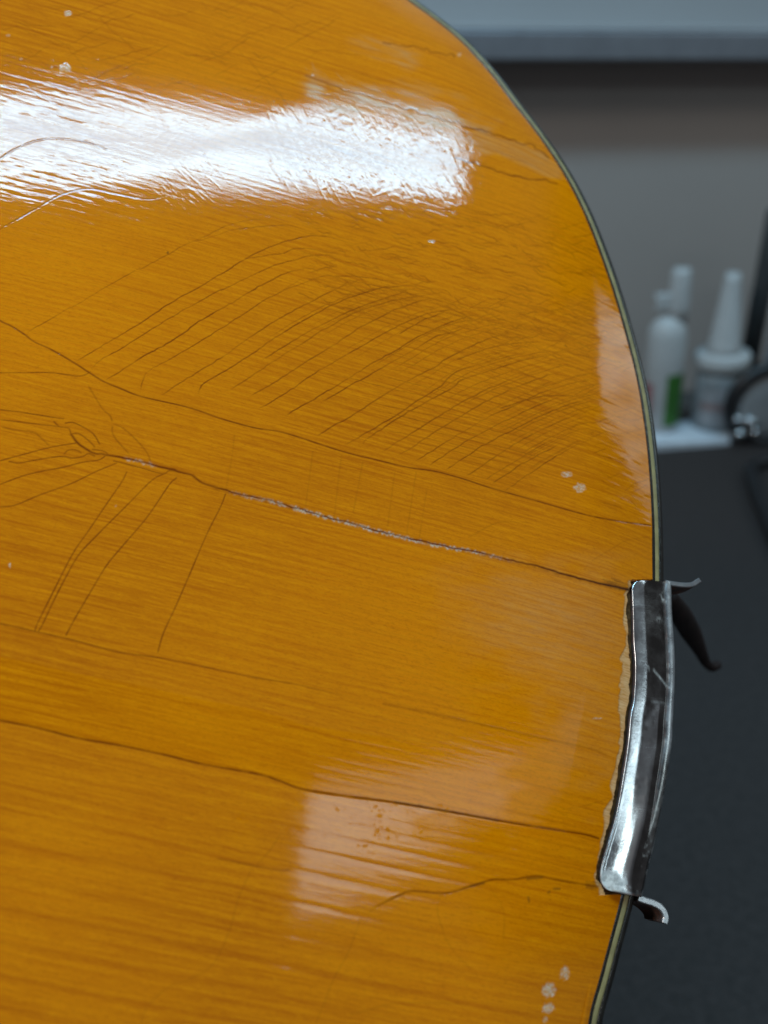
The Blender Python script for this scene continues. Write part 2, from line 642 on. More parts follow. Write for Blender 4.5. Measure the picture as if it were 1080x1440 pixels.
MILD = [
    [(0, 600), (18, 604), (47, 608), (58, 616), (71, 628)], [(89, 640), (96, 633), (107, 633), (116, 638)],
    [(157, 595), (173, 602), (193, 620), (207, 637), (213, 653)], [(158, 597), (160, 613), (183, 640)],
    [(123, 540), (143, 573), (155, 585), (158, 595)],     [(300, 1206), (330, 1212), (360, 1218), (395, 1224), (413, 1222)],
]
for p in MILD:
    crackline(p, 0.45, 0.15, fade=(0.1, 0.1))
# checks that read as faint raised lines
FAINT = [
    [(620, 1258), (615, 1278), (625, 1315), (640, 1340), (660, 1360)], [(690, 1250), (708, 1280), (708, 1320)],
    [(352, 1225), (335, 1265), (322, 1310), (300, 1355), (270, 1375), (240, 1387), (222, 1400), (205, 1420), (195, 1450)],
    [(507, 1292), (497, 1320), (487, 1345), (470, 1375), (460, 1400), (440, 1450)], [(393, 1175), (380, 1195), (360, 1218)],
    [(493, 1427), (520, 1420), (550, 1412), (600, 1410), (660, 1412)], [(510, 650), (497, 720)], [(555, 665), (545, 740)],
    [(585, 665), (572, 750)], [(600, 690), (590, 755)], [(440, 635), (430, 710)], [(480, 640), (470, 725)], [(330, 612), (325, 650), (317, 690)],
    [(835, 787), (855, 775), (877, 762), (897, 757), (915, 755)], [(790, 1138), (815, 1135), (840, 1128), (858, 1122)],
    [(660, 755), (700, 735), (740, 735)], [(840, 1000), (860, 1003), (872, 1010)],
]
for p in FAINT:
    crackline(p, 0.15, 0.16, lip=2.6, groove=0.6)

def resamp0(P, n):
    s_ = np.concatenate([[0], np.cumsum(np.linalg.norm(np.diff(P, axis=0), axis=1))])
    t_ = np.linspace(0, s_[-1], n)
    return np.stack([np.interp(t_, s_, P[:, 0]), np.interp(t_, s_, P[:, 1])], 1)


FAN = [
    [(34, 470), (80, 443), (118, 422), (189, 381), (200, 377), (244, 353), (267, 341), (293, 330), (315, 319), (338, 312), (358, 309), (373, 310), (411, 317)],
    [(267, 341), (300, 332), (324, 324), (351, 320), (378, 318), (404, 317), (440, 327)],
    [(104, 510), (191, 458), (240, 426), (293, 396), (342, 366), (378, 348), (400, 340), (427, 333), (447, 331), (467, 334), (500, 344), (533, 353)],
    [(342, 366), (356, 362), (396, 356), (418, 349), (451, 353), (473, 363)],
    [(124, 523), (142, 506), (169, 491), (200, 471), (236, 449), (267, 431), (304, 411), (356, 387), (389, 372), (413, 366), (433, 360), (458, 358), (473, 363), (507, 367), (533, 373), (573, 380)],
    [(147, 536), (200, 502), (244, 478), (282, 451), (324, 427), (364, 403), (400, 385), (427, 377), (462, 364)],
    [(198, 553), (200, 538), (209, 522), (244, 502), (296, 471), (331, 449), (364, 427), (396, 409), (422, 394), (440, 387), (453, 380), (478, 372)],
    [(396, 409), (413, 403), (444, 391), (460, 388), (484, 388), (507, 390), (533, 393), (560, 401)],
    [(222, 559), (262, 533), (311, 503), (356, 471), (391, 449), (422, 432), (440, 423), (462, 411), (496, 396), (509, 391)],
    [(278, 556), (281, 546), (287, 539), (322, 518), (360, 494), (382, 478), (422, 453), (433, 447), (467, 429), (493, 418), (520, 409), (542, 404), (564, 402), (589, 399), (607, 399), (622, 407)],
    [(367, 507), (373, 503), (400, 487), (427, 470), (462, 452), (500, 434), (536, 421), (560, 413), (578, 407), (600, 412), (611, 420)],
    [(321, 550), (356, 527), (391, 504), (429, 480), (456, 463), (493, 443), (524, 431), (556, 422), (589, 416), (607, 413), (622, 407)],
    [(350, 558), (389, 536), (433, 507), (471, 484), (504, 462), (538, 444), (564, 432), (589, 424), (613, 420), (640, 422)],
    [(361, 577), (400, 554), (444, 524), (480, 503), (520, 480), (549, 464), (578, 450), (604, 440), (636, 435), (673, 430)],
    [(398, 586), (444, 560), (484, 536), (520, 513), (556, 493), (589, 473), (622, 458), (640, 451), (673, 443), (707, 451)],
    [(451, 566), (489, 544), (516, 529), (556, 507), (587, 489), (613, 473), (636, 467), (667, 456), (698, 451)],
    [(442, 615), (467, 600), (507, 577), (544, 553), (578, 533), (611, 516), (629, 504), (662, 487), (689, 476), (720, 467), (751, 462)],
    [(483, 627), (547, 590), (600, 555), (620, 543), (644, 522), (698, 506), (727, 498), (756, 493)],
    [(512, 627), (517, 617), (573, 580), (633, 547), (650, 534), (693, 520), (740, 505), (790, 497)],
    [(533, 638), (593, 600), (660, 560), (720, 533), (760, 520), (800, 510)],
    [(557, 643), (613, 607), (677, 568), (720, 547), (770, 528), (810, 518)],
    [(582, 650), (643, 612), (693, 583), (720, 572), (760, 553), (800, 540), (840, 530)],
    [(602, 655), (660, 618), (720, 587), (765, 567), (805, 552), (840, 545)],
    [(625, 662), (677, 628), (720, 605), (760, 585), (800, 569), (835, 560)],
    [(655, 670), (720, 627), (760, 605), (800, 587), (825, 578)],
    [(681, 675), (722, 650), (760, 627), (790, 612), (820, 600)],
    [(692, 680), (735, 652), (772, 632), (800, 617)],
    [(711, 690), (719, 684), (760, 656), (790, 637), (820, 622)],
    [(560, 470), (600, 448), (640, 436)], [(640, 507), (680, 492), (720, 483), (770, 480)], [(700, 575), (750, 560), (790, 556), (830, 560)],
]
for k, p in enumerate(FAN):
    crackline(p, rng.uniform(0.55, 0.95), rng.uniform(0.10, 0.14), fade=(0.05, rng.uniform(0.15, 0.4)), wob=0.7, gap=0.30)

for k in list(range(8, 27)) + list(range(14, 27)):                       # finer checks between them, closing the net towards the right edge
    A_, B_ = np.array(FAN[k], float), np.array(FAN[k + 1], float)
    m_ = min(len(A_), len(B_))
    A_, B_ = resamp0(A_, 7), resamp0(B_, 7)
    f_ = rng.uniform(0.2, 0.8)
    C_ = (A_ * (1 - f_) + B_ * f_)[2:]
    C_ = np.vstack([C_, C_[-1] + (C_[-1] - C_[-2]) * 0.6 + [0, 8]])
    crackline(C_, rng.uniform(0.25, 0.5), 0.105, fade=(0.25, 0.2), wob=0.6)
for k in range(420):
    x, y = rng.uniform(580, 862), rng.uniform(420, 640)
    if y > 470 + 0.75 * (x - 600):
        continue
    Ln = rng.uniform(14, 55)
    sl = rng.choice([0.25, 0.25, -0.35, -0.5, 0.1]) + rng.uniform(-0.08, 0.08)
    xs = np.linspace(x, x + Ln, 5)
    crackline(np.stack([xs, y + sl * (xs - x) + 0.002 * (xs - x) ** 2], 1), rng.uniform(0.18, 0.5), 0.11, fade=(0.3, 0.3), wob=0.7)
# grain lines opened up as checks across the lattice
for k in range(30):
    x0 = 390 + 4 * k + rng.uniform(-30, 60)
    y0 = 390 + 9.2 * k + rng.uniform(-4, 4) + 0.24 * (x0 - 470)
    x1 = min(870, x0 + rng.uniform(190, 380))
    n = 7
    xs = np.linspace(x0, x1, n)
    ys = y0 + 0.235 * (xs - x0) + rng.uniform(-1.3, 1.3, n)
    if ys[0] > 612:
        continue
    crackline(np.stack([xs, ys], 1), rng.uniform(0.25, 0.6), 0.11, fade=(0.3, 0.25), wob=0.5)

# fine crackle of the upper bout: short wavy checks along the grain, joined by slanting ones
for k in range(560):
    x, y = rng.uniform(410, 850), rng.uniform(285, 500)
    if y > 400 + 0.22 * (x - 500) + 40 or y < 262 + 0.12 * (x - 400):
        continue
    Ln = rng.uniform(14, 60)
    sl = rng.choice([0.25, 0.25, 0.45, -0.2, 0.9], p=[0.4, 0.2, 0.2, 0.1, 0.1]) + rng.uniform(-0.1, 0.1)
    if abs(sl) > 0.6:
        Ln *= 0.4
    xs = np.linspace(x, x + Ln, 6)
    ys = y + sl * (xs - x) + rng.uniform(-1.6, 1.6, 6)
    crackline(np.stack([xs, ys], 1), rng.uniform(0.16, 0.50), 0.15, fade=(0.3, 0.3), wob=0.8)
# checks above the highlight on the left
for k in range(95):
    x, y = rng.uniform(-40, 420), rng.uniform(-20, 130)
    Ln = rng.uniform(30, 120)
    sl = rng.choice([0.22, 0.5, -0.45, 1.0, -0.15], p=[0.36, 0.18, 0.22, 0.08, 0.16]) + rng.uniform(-0.1, 0.1)
    xs = np.linspace(x, x + Ln, 6)
    ys = y + sl * (xs - x) + rng.uniform(-3, 3, 6)
    crackline(np.stack([xs, ys], 1), rng.uniform(0.12, 0.42), 0.16, fade=(0.3, 0.3), wob=0.8)
# sparse dotted grain at upper right edge
for k in range(60):
    x, y = rng.uniform(430, 760), rng.uniform(0, 260)
    Ln = rng.uniform(30, 110)
    xs = np.linspace(x, x + Ln, 6)
    ys = y + 0.27 * (xs - x) + rng.uniform(-1.5, 1.5, 6)
    crackline(np.stack([xs, ys], 1), rng.uniform(0.1, 0.3), 0.22, fade=(0.4, 0.4), wob=0.6)
# right edge crackle inside the dim reflection
for k in range(110):
    x, y = rng.uniform(838, 910), rng.uniform(430, 725)
    Ln = rng.uniform(10, 36)
    xs = np.linspace(x, x + Ln, 5)
    ys = y + rng.choice([0.35, 0.6, -0.35]) * (xs - x) + rng.uniform(-1.5, 1.5, 5)
    crackline(np.stack([xs, ys], 1), rng.uniform(0.08, 0.3), 0.16, fade=(0.3, 0.3), lip=2.2, wob=0.6)

# lines across the highlight: relief more than colour
for p in ([(0, 223), (20, 210), (50, 198), (80, 195), (117, 199), (150, 210)],):
    crackline(p, 0.6, 0.24, lip=1.5, groove=2.2)
crackline([(-20, 335), (0, 322), (30, 305), (53, 292), (83, 275), (110, 267), (133, 266), (160, 272), (187, 277), (213, 280), (240, 272),
           (258, 261)], 0.55, 0.17, lip=1.4, groove=1.3, fade=(0, 0.3))


def scratch(p, a, sig=0.2):
    L = smooth_line(p, 1.0)
    uv = px2uv(L)
    splat('scr', uv, a * np.sin(np.linspace(0.15, 3.0, len(uv))), sig * 1e-3, 3)


for k in range(230):                          # slanting craze through the right part of the highlight
    x = rng.uniform(370, 650)
    y = rng.uniform(135, 250) + 0.10 * (x - 400)
    Ln = rng.uniform(12, 46)
    ang = math.radians(rng.normal(57 - (x - 370) * 0.04, 6))
    xs = np.linspace(0, Ln, 5)
    scratch(np.stack([x + xs * math.cos(ang), y + xs * math.sin(ang) + 0.004 * xs ** 2], 1), rng.uniform(0.2, 1.0), 0.19)
for k in range(200):
    x = rng.uniform(420, 655)
    y = rng.uniform(150, 265) + 0.10 * (x - 400)
    Ln = rng.uniform(5, 16)
    ang = math.radians(rng.uniform(-60, 30))
    xs = np.linspace(0, Ln, 4)
    scratch(np.stack([x + xs * math.cos(ang), y + xs * math.sin(ang)], 1), rng.uniform(0.2, 0.8), 0.19)
for k in range(26):                           # curved scratches at the lower rim of the highlight
    x, y = rng.uniform(205, 300), rng.uniform(215, 275)
    xs = np.linspace(0, rng.uniform(15, 45), 5)
    scratch(np.stack([x + xs, y + 0.7 * xs + 0.006 * xs ** 2], 1), rng.uniform(0.2, 0.7), 0.16)
for p in ([(205, 207), (225, 190), (243, 175)], [(215, 222), (240, 200), (255, 185)], [(262, 215), (275, 230)], [(398, 252), (405, 236)]):
    scratch(p, 0.35, 0.2)

for k in range(150):                          # whitened scratches where the lacquer is scraped thin
    x = rng.uniform(425, 650)
    y = 118 + 0.26 * (x - 430) + rng.normal(0, 15)
    Ln = rng.uniform(8, 34)
    ang = math.radians(rng.choice([62, 62, 50, 16]) + rng.normal(0, 6))
    xs = np.linspace(0, Ln, 4)
    L_ = smooth_line(np.stack([x + xs * math.cos(ang), y + xs * math.sin(ang)], 1), 1.0)
    uv_ = px2uv(L_)
    a_ = rng.uniform(0.2, 0.6) * np.sin(np.linspace(0.2, 3.0, len(uv_)))
    splat('streak', uv_, a_, 0.15e-3, 3)
    splat('scr', uv_, 0.4 * a_, 0.17e-3, 3)
# torn, splintery white wood along the main crack
Lm = smooth_line(C_MAIN, 0.8)
off = np.stack([vn(np.arange(len(Lm)) / 3.0, np.zeros(len(Lm)), 11) - 0.5, vn(np.arange(len(Lm)) / 2.2, np.ones(len(Lm)), 12) - 0.5], 1)
Lw = Lm + off * np.array([1.0, 4.2]) + np.array([0, 0.8])
tx = Lm[:, 0]
amp = sstep(315, 350, tx) * (1 - sstep(640, 735, tx)) + 0.8 * sstep(172, 182, tx) * (1 - sstep(210, 225, tx))
amp = amp * np.clip(1.75 * vn(np.arange(len(Lm)) / 5.0, np.full(len(Lm), 3.0), 13), 0, 1.25) * (0.6 + 0.6 * sstep(400, 440, tx))
uvw = px2uv(Lw)
splat('chip', uvw, np.clip(1.05 * amp, 0, 1.0), 0.17e-3 + 0.09e-3 * vn(np.arange(len(Lm)) / 5.0, np.zeros(len(Lm)), 14), 3)
Lk = Lm + np.array([0, 2.3])
k = (tx > 300) & (tx < 890)
splat('crack', px2uv(Lk[k]), 0.32 * vn(np.arange(k.sum()) / 4.0, np.zeros(k.sum()), 15) + 0.1, 0.3e-3, 4)
# black grime where the crack meets the bracket
k = tx > 700
splat('dirt', px2uv(Lm[k]), 0.75 * sstep(690, 850, tx[k]), 0.16e-3 + 0.3e-3 * sstep(835, 885, tx[k]), 5)
for q in range(40):
    x = rng.uniform(858, 888)
    y = 824 + (x - 860) * 0.12 + rng.normal(0, 3.5)
    splat('dirt', px2uv(smooth_line([(x - 12, y - 3.5), (x, y)], 1.0)), rng.uniform(0.2, 0.55), 0.18e-3, 4)
for q in range(18):
    x = rng.uniform(832, 850)
    y = 1246 + rng.normal(0, 2.5)
    splat('dirt', px2uv(smooth_line([(x - 9, y - 2), (x, y)], 1.0)), rng.uniform(0.15, 0.45), 0.2e-3, 4)
for p in ([(742, 1236), (752, 1235), (762, 1234)], [(743, 1262), (744, 1268)], [(771, 1255), (773, 1254)], [(779, 1250), (787, 1250)], [(662, 1246), (680, 1242)],
          [(589, 1132), (600, 1136)], [(556, 1128), (590, 1134), (640, 1143), (700, 1154)]):
    splat('dirt', px2uv(smooth_line(p, 1.0)), 0.5, 0.2e-3, 4)

# chips and dings
for (x, y, a, b, s) in ((95, 19, 6, 4, .8), (91, 95, 9, 6, .6), (12, 50, 3, 1.5, .5), (797, 667, 9, 4.5, .55), (815, 686, 9, 6.5, .6), (794, 1369, 8, 10, .62),
                        (772, 1393, 10, 11, .72), (771, 1418, 9, 8, .7), (767, 1434, 4, 5, .55), (14, 795, 2, 4, .9), (841, 1010, 8, 1.6, .35), (288, 218, 2, 2, .3),
                        (607, 339, 6, 1.5, .9), (646, 77, 3, 3, .6), (236, 355, 2, 2, -.6), (163, 711, 2, 2, .3), (440, 106, 2.5, 1.5, .5)):
    nn = vn(PXX / 3.1, PYY / 3.1, 21)
    d = np.hypot((PXX - x) / a, (PYY - y) / b) + 0.5 * (nn - 0.5)
    mk = 1 - sstep(0.7, 1.05, d)
    if s < 0:
        np.maximum(F['dirt'], mk * -s, out=F['dirt'])
        continue
    np.maximum(F['chip'], mk * s * (0.35 + 0.8 * vn(PXX / 2.2, PYY / 2.2, 22)), out=F['chip'])
    np.maximum(F['lip'], 0.8 * (1 - sstep(0.15, 0.5, np.abs(d - 0.85))), out=F['lip'])

# worn lacquer of the upper bout
n1 = vn(GXX * 160, GYY * 900, 31)
n2 = vn(GXX * 420, GYY * 1900, 32)
n3 = vn(PXX / 26, PYY / 17, 33)


def blob(cx, cy, rx, ry, slope=0.24, soft=0.5):
    x = PXX - cx
    y = PYY - cy - slope * x
    return 1 - sstep(1 - soft, 1 + soft, np.hypot(x / rx, y / ry) + (n3 - 0.5) * 0.7)


n4 = sstep(0.25, 0.8, n1) * 0.6 + 0.4 * n2
wear = 0.62 * blob(555, 148, 118, 20, 0.26, 0.35) * n4 * 1.1 + 0.50 * blob(465, 136, 42, 20) * n4 + 0.42 * blob(552, 74, 42, 15) * n4 \
    + 0.30 * blob(600, 128, 50, 10) * n4 + 0.2 * blob(640, 180, 50, 30) * n1
poly = blob(722, 214, 72, 15, 0.33, 0.25)
wear = np.maximum(wear, 0.34 * poly * (0.6 + 0.6 * n1))
wear = np.maximum(wear, 0.3 * blob(762, 236, 30, 10, 0.4, 0.3))
wear = np.maximum(wear, 0.30 * blob(780, 880, 110, 70, 0.2, 0.7) * (0.6 + 0.6 * n3))
wear = np.maximum(wear, 0.16 * blob(830, 950, 60, 130, 0.0, 0.6))
wear = np.maximum(wear * (0.55 + 0.6 * n2), F['streak'])
F['wear'] = np.clip(wear, 0, 0.8).astype(np.float32)
F['haze'] = np.clip(0.55 * blob(555, 150, 120, 24, 0.26, 0.35) * n4 + 0.5 * blob(630, 200, 40, 60) * n2 + 0.35 * blob(465, 136, 42, 20) * n4 + 0.30 * blob(720, 210, 80, 20, .3) * n4, 0, 1).astype(np.float32)
for p, a in (([(540, 60), (590, 68), (640, 79)], 0.55), ([(430, 106), (480, 124), (540, 143), (600, 160), (650, 174)], 0.5), ([(650, 176), (690, 188), (725, 199), (752, 206), (772, 220)], 0.75),
             ([(640, 222), (670, 230), (700, 239), (722, 246), (782, 257)], 0.75), ([(655, 182), (662, 200), (658, 214)], 0.3)):
    crackline(p, a, 0.3, wob=2.0, lip=1.8, groove=1.5)

# raw edge of scraped wood beside the bracket
RAW = np.array([(884, 826), (878, 836), (876, 858), (879, 889), (880, 908), (873, 924), (876, 943), (871, 967), (872, 986), (870, 1007), (872, 1033), (871, 1050),
                (867, 1066), (865, 1083), (858, 1104), (860, 1122), (848, 1139), (849, 1157), (848, 1176), (841, 1199), (839, 1219), (835, 1229), (843, 1250)], float)
GAP = np.array([(888, 824), (883, 835), (883, 862), (886, 904), (888, 928), (888, 955), (886, 984), (882, 1003), (880, 1020), (878, 1044), (872, 1079), (865, 1122), (858, 1155),
                (849, 1188), (841, 1219), (841, 1236), (852, 1256)], float)
xr = np.interp(PYY, RAW[:, 1], RAW[:, 0]) + (vn(PYY / 9 + PXX / 15, PYY * 0, 41) - 0.5) * 4 + (vn(PYY / 3.1 + PXX / 4, PYY * 0, 47) - 0.5) * 1.6
xg = np.interp(PYY, GAP[:, 1], GAP[:, 0]) + (vn(PYY / 13, PXX / 9, 42) - 0.5) * 3.4 + (vn(PYY / 2.6, PXX / 3, 48) - 0.5) * 1.6
inb = (PYY > 816) & (PYY < 1258)
rawm = np.where(inb, sstep(-1.2, 1.5, PXX - xr), 0)
F['raw'] = (rawm * (0.65 + 0.3 * vn(PXX / 5, PYY / 9, 43))).astype(np.float32)
gapm = np.where(inb, sstep(-1.2, 1.2, PXX - xg), 0)
F['dirt'] = np.maximum(F['dirt'], gapm * (0.78 + 0.2 * vn(PXX / 2, PYY / 4, 44)) * 0.94).astype(np.float32)
rim = np.where(inb, np.exp(-((PXX - xg) / 1.3) ** 2) * vn(PXX / 2, PYY / 6, 45), 0)
F['crack'] = np.maximum(F['crack'], rim * 0.9).astype(np.float32)

edge_b = sstep(770, 850, PXX) * sstep(370, 440, PYY) * (1 - sstep(700, 800, PYY))
# where the lacquer has gone dull: specks and the fading right half of the lower reflection
sp = vn(GXX * 2100, GYY * 3000, 51) * (0.5 + 0.5 * vn(GXX * 400, GYY * 700, 52))
reg = blob(500, 1150, 190, 45, 0.1, 0.4)
F['matte'] = np.clip(0.85 * sstep(0.62, 0.74, sp) * reg + 0.62 * blob(635, 1175, 75, 32, 0.12, 0.4) + 0.45 * blob(800, 1190, 120, 60, 0.1, 0.5), 0, 1)
below = PYY - np.interp(PXX, [q[0] for q in C_L2], [q[1] for q in C_L2])
F['matte'] = np.maximum(F['matte'], np.where((below < 0) & (below > -90) & (PXX < 900), 0.62, 0))
F['matte'] = np.maximum(F['matte'], edge_b * np.clip(0.50 * sstep(510, 580, PYY) + 0.5 * (n3 - 0.45), 0, 0.85))
F['matte'] = np.maximum(F['matte'], 0.96 * sstep(740, 800, PXX) * (1 - sstep(395, 475, PYY + 40 * (n3 - 0.5))))
F['matte'] = np.maximum(F['matte'], 0.9 * sstep(600, 740, PXX + 60 * (n3 - 0.5)) * sstep(860, 960, PYY) * (1 - sstep(1300, 1400, PYY)))
F['haze'] = np.maximum(F['haze'], 0.13 * blob(470, 1200, 150, 130, 0.1, 0.4))
F['haze'] = np.maximum(F['haze'], 0.2 * edge_b).astype(np.float32)
F['matte'] = np.maximum(F['matte'], np.clip(rawm + gapm, 0, 1))
F['matte'] = np.maximum(F['matte'], np.clip(F['chip'] * 1.2, 0, 1)).astype(np.float32)

# growth rings: dark late-wood lines, fine near the centre, broad towards the lower edge
grain = np.zeros((NV, NU))
ridge = np.zeros((NV, NU))
gyw = GYY + 0.0006 * (vn(GXX * 14, GYY * 30, 61) - 0.5) + 0.0004 * (vn(GXX * 70, GYY * 200, 62) - 0.5)
y = GYY.min() - 0.003
lines = []
while y < GYY.max() + 0.003:
    s = 0.0015 + 0.0031 * (1 - sstep(-0.078, -0.050, y)) + 0.0006 * sstep(0.05, 0.1, y)
    s *= rng.uniform(0.82, 1.18)
    lines.append((y, s))
    y += s
ly_ = np.array([q[0] for q in lines])
ls_ = np.array([q[1] for q in lines])
la_ = rng.uniform(0.45, 1.0, len(lines))
kx = np.clip(np.searchsorted(ly_, gyw) - 1, 0, len(ly_) - 2)
fr = (gyw - ly_[kx]) / ls_[kx]
lw = 0.9e-4 / ls_[kx] + 0.05
prof = np.exp(-(fr / (lw * 1.1)) ** 2) * la_[kx] + np.exp(-((1 - fr) / (lw * 2.0)) ** 2) * la_[np.minimum(kx + 1, len(la_) - 1)]
along = sstep(0.2, 0.75, vn(GXX * 75 + kx * 7.3, kx * 3.1, 63)) * 0.6 + 0.4 * vn(GXX * 600 + kx * 3.3, kx * 1.7, 64)
strong_top = 0.46 + 0.36 * (1 - sstep(-0.085, -0.055, GYY)) + 0.25 * sstep(0.04, 0.10, GYY)
# and a second, hair-fine set of lines between them
y = GYY.min() - 0.003
l2 = []
while y < GYY.max() + 0.003:
    l2.append(y)
    y += rng.uniform(0.0006, 0.0013)
l2 = np.array(l2)
gy2 = GYY + 0.0005 * (vn(GXX * 16, GYY * 40, 65) - 0.5)
k2 = np.clip(np.searchsorted(l2, gy2) - 1, 0, len(l2) - 2)
d2_ = np.minimum(gy2 - l2[k2], l2[k2 + 1] - gy2)
kn = np.where(gy2 - l2[k2] < l2[k2 + 1] - gy2, k2, k2 + 1)
fine = np.exp(-(d2_ / 1.3e-4) ** 2) * sstep(0.3, 0.75, vn(GXX * 55 + kn * 5.1, kn * 2.3, 66)) * (0.25 + 0.75 * vn(kn * 1.37, kn * 0.7, 67))
grain = np.clip(np.maximum(prof * (0.25 + 0.9 * along) * strong_top, 0.50 * fine), 0, 1)
left = 1 - sstep(90 + 0.5 * (PYY - 130), 250 + 0.5 * (PYY - 130) - 90 * sstep(150, 230, PYY), PXX + 60 * (n3 - 0.5))
low = (1 - sstep(-0.07, -0.05, GYY))

# ------------------------------------------------------------------ relief
Z = Z0.copy()
Z += 0.9e-5 * (np.clip(F['lip'], 0, 3) ** 1.0)
Z -= 2.2e-5 * F['groove']
Z += 1.7e-5 * F['scr']
Z += -0.5e-5 * prof * (0.5 + 0.9 * left) * (1 - 0.4 * low) - 1.4e-5 * prof * low
band = np.exp(-((PYY - 215) / 110) ** 2) * left
gyr = GYY + 0.0014 * (vn(GXX * 90, GYY * 160, 79) - 0.5)
w1 = vn(GXX * 190 + gyr * 300, gyr * 1050, 71) - 0.5
w2 = vn(GXX * 560, gyr * 1900, 72) - 0.5
Z += (1.5e-5 * w1 + 1.1e-5 * w2) * band + (0.35e-5 * w1 + 0.22e-5 * w2) * (1 - band)
Z += 1.2e-5 * (vn(PXX / 60, PYY / 40, 73) - 0.5) + 6e-5 * (vn(PXX / 170, PYY / 110, 74) - 0.5)
right_b = blob(560, 225, 130, 55, 0.1, 0.4)
Z += 1.7e-5 * (vn(PXX / 5.5, PYY / 5.5, 75) - 0.5) * right_b
Z += 4.5e-5 * (vn(PXX / 55, PYY / 34, 78) - 0.5) * edge_b + 3.2e-5 * (vn(PXX / 16, (PYY - 0.5 * PXX) / 5, 76) - 0.5) * edge_b
# plates of lacquer on either side of the long cracks stand at slightly different heights
for C, st in ((C_L2, 4e-5), (C_UP, 3e-5), (C_BOT, -3e-5)):
    cx_, cy_ = np.array(C).T
    dd = PYY - np.interp(PXX, cx_, cy_)
    win = sstep(cx_[0], cx_[0] + 40, PXX) * (1 - sstep(cx_[-1] - 30, cx_[-1], PXX))
    Z += st * sstep(-1, 1, dd) * np.exp(-np.clip(dd, 0, None) / 30.0) * win
Z -= 5e-5 * F['chip'] * (F['lip'] > 0)
Z -= 1.2e-4 * F['raw'] + 9.0e-4 * gapm
Z += 6e-5 * F['chip'] * (vn(PXX / 1.6, PYY / 1.6, 77) - 0.3)

guitar = empty('guitar', (0, 0, 0))
guitar.matrix_world = Matrix(((GU[0], GV[0], GN[0], GO[0]), (GU[1], GV[1], GN[1], GO[1]), (GU[2], GV[2], GN[2], GO[2]), (0, 0, 0, 1)))
tag(guitar, 'amber blond archtop guitar body with cracked, checked lacquer, black and cream edge binding', 'guitar')

me = grid_mesh('soundboard', np.stack([U, VV, Z], -1))
for nm in ('crack', 'chip', 'raw', 'wear', 'dirt', 'matte', 'haze'):
    a = me.attributes.new(nm, 'FLOAT', 'POINT')
    a.data.foreach_set('value', np.ascontiguousarray(F[nm], np.float32).ravel())
a = me.attributes.new('grain', 'FLOAT', 'POINT')
a.data.foreach_set('value', np.ascontiguousarray(grain, np.float32).ravel())
top = link('soundboard', me, M_WOOD, guitar)
top['label'] = 'amber spruce top with long cracks and a fan of fine checks'

# the rest of the top, outside the frame, laid a hair lower
xs = np.linspace(0.0005, 0.5245, 130)
axo = np.stack([-(OUT - TAIL) @ AX, (OUT - TAIL) @ PX_], 1)
hi = axo[axo[:, 1] >= 0]
lo = axo[axo[:, 1] < 0]
hi = hi[np.argsort(hi[:, 0])]
lo = lo[np.argsort(lo[:, 0])]
yh = np.interp(xs, hi[:, 0], hi[:, 1])
yl = np.interp(xs, lo[:, 0], lo[:, 1])
ww = np.linspace(0, 1, 100)
YA = yl[:, None] + (yh - yl)[:, None] * ww
XA = np.repeat(xs[:, None], 100, 1)
PU = TAIL[0] - AX[0] * XA + PX_[0] * YA
PV = TAIL[1] - AX[1] * XA + PX_[1] * YA
PZ = arch(PU, PV) - 0.0004
ulq = np.interp(PV, vv, ul)
inside = (PV > V0 + 0.004) & (PV < V1 - 0.004) & (PU > ulq + 0.004)
idx = np.arange(PU.size).reshape(PU.shape)
q = np.stack([idx[:-1, :-1], idx[:-1, 1:], idx[1:, 1:], idx[1:, :-1]], -1).reshape(-1, 4)
q = q[~inside.ravel()[q].all(1)]
link('outer_soundboard', raw_mesh('outer_soundboard', np.stack([PU, PV, PZ], -1).reshape(-1, 3), q), M_WOOD, guitar)


def sweep(name, prof, m, smooth=True):
    """prof: (outward, height) closed section in metres, swept round the outline"""
    p = np.array(prof)
    V = np.zeros((NS, len(p), 3))
    V[:, :, :2] = OUT[:, None] + ON[:, None] * p[None, :, :1]
    V[:, :, 2] = p[None, :, 1]
    return link(name, grid_mesh(name, V, smooth, True, True), m, guitar)


b = sweep('purfling_line', [(-0.0002, -0.0012), (0.00062, -0.0012), (0.00062, -0.00012), (0.00024, -0.00004), (-0.00004, -0.00002), (-0.0002, -0.0006)], M_BLACK, False)
b['label'] = 'thin black line between top and cream binding'
b = sweep('cream_binding', [(0.00062, -0.0012), (0.00150, -0.0012), (0.00150, -0.00022), (0.00130, -0.00012), (0.0008, -0.00004), (0.00066, -0.00008)], M_CREAM, False)
b['label'] = 'aged cream strip of the edge binding'
arc = [(0.00150 + 0.0015 * math.sin(a), -0.0018 + 0.0015 * math.cos(a)) for a in np.linspace(0.12, math.pi / 2, 9)]
b = sweep('outer_binding', [(0.00150, -0.006)] + arc + [(0.0030, -0.006)], M_BLACK)
b['label'] = 'rounded black outer strip of the edge binding'
sweep('side', [(0.0022, -0.006), (0.0029, -0.006), (0.0029, -0.078), (0.0022, -0.078)], M_SIDE, False)
bv = [(*p_, -0.078) for p_ in (OUT + ON * 0.0028)]
link('back', mixed('back', bv + [(*p_, -0.081) for p_ in (OUT + ON * 0.0015)], [list(range(NS)), list(range(NS, 2 * NS))[::-1]] +
                   [[i, NS + i, NS + (i + 1) % NS, (i + 1) % NS] for i in range(NS)]), M_SIDE, guitar)

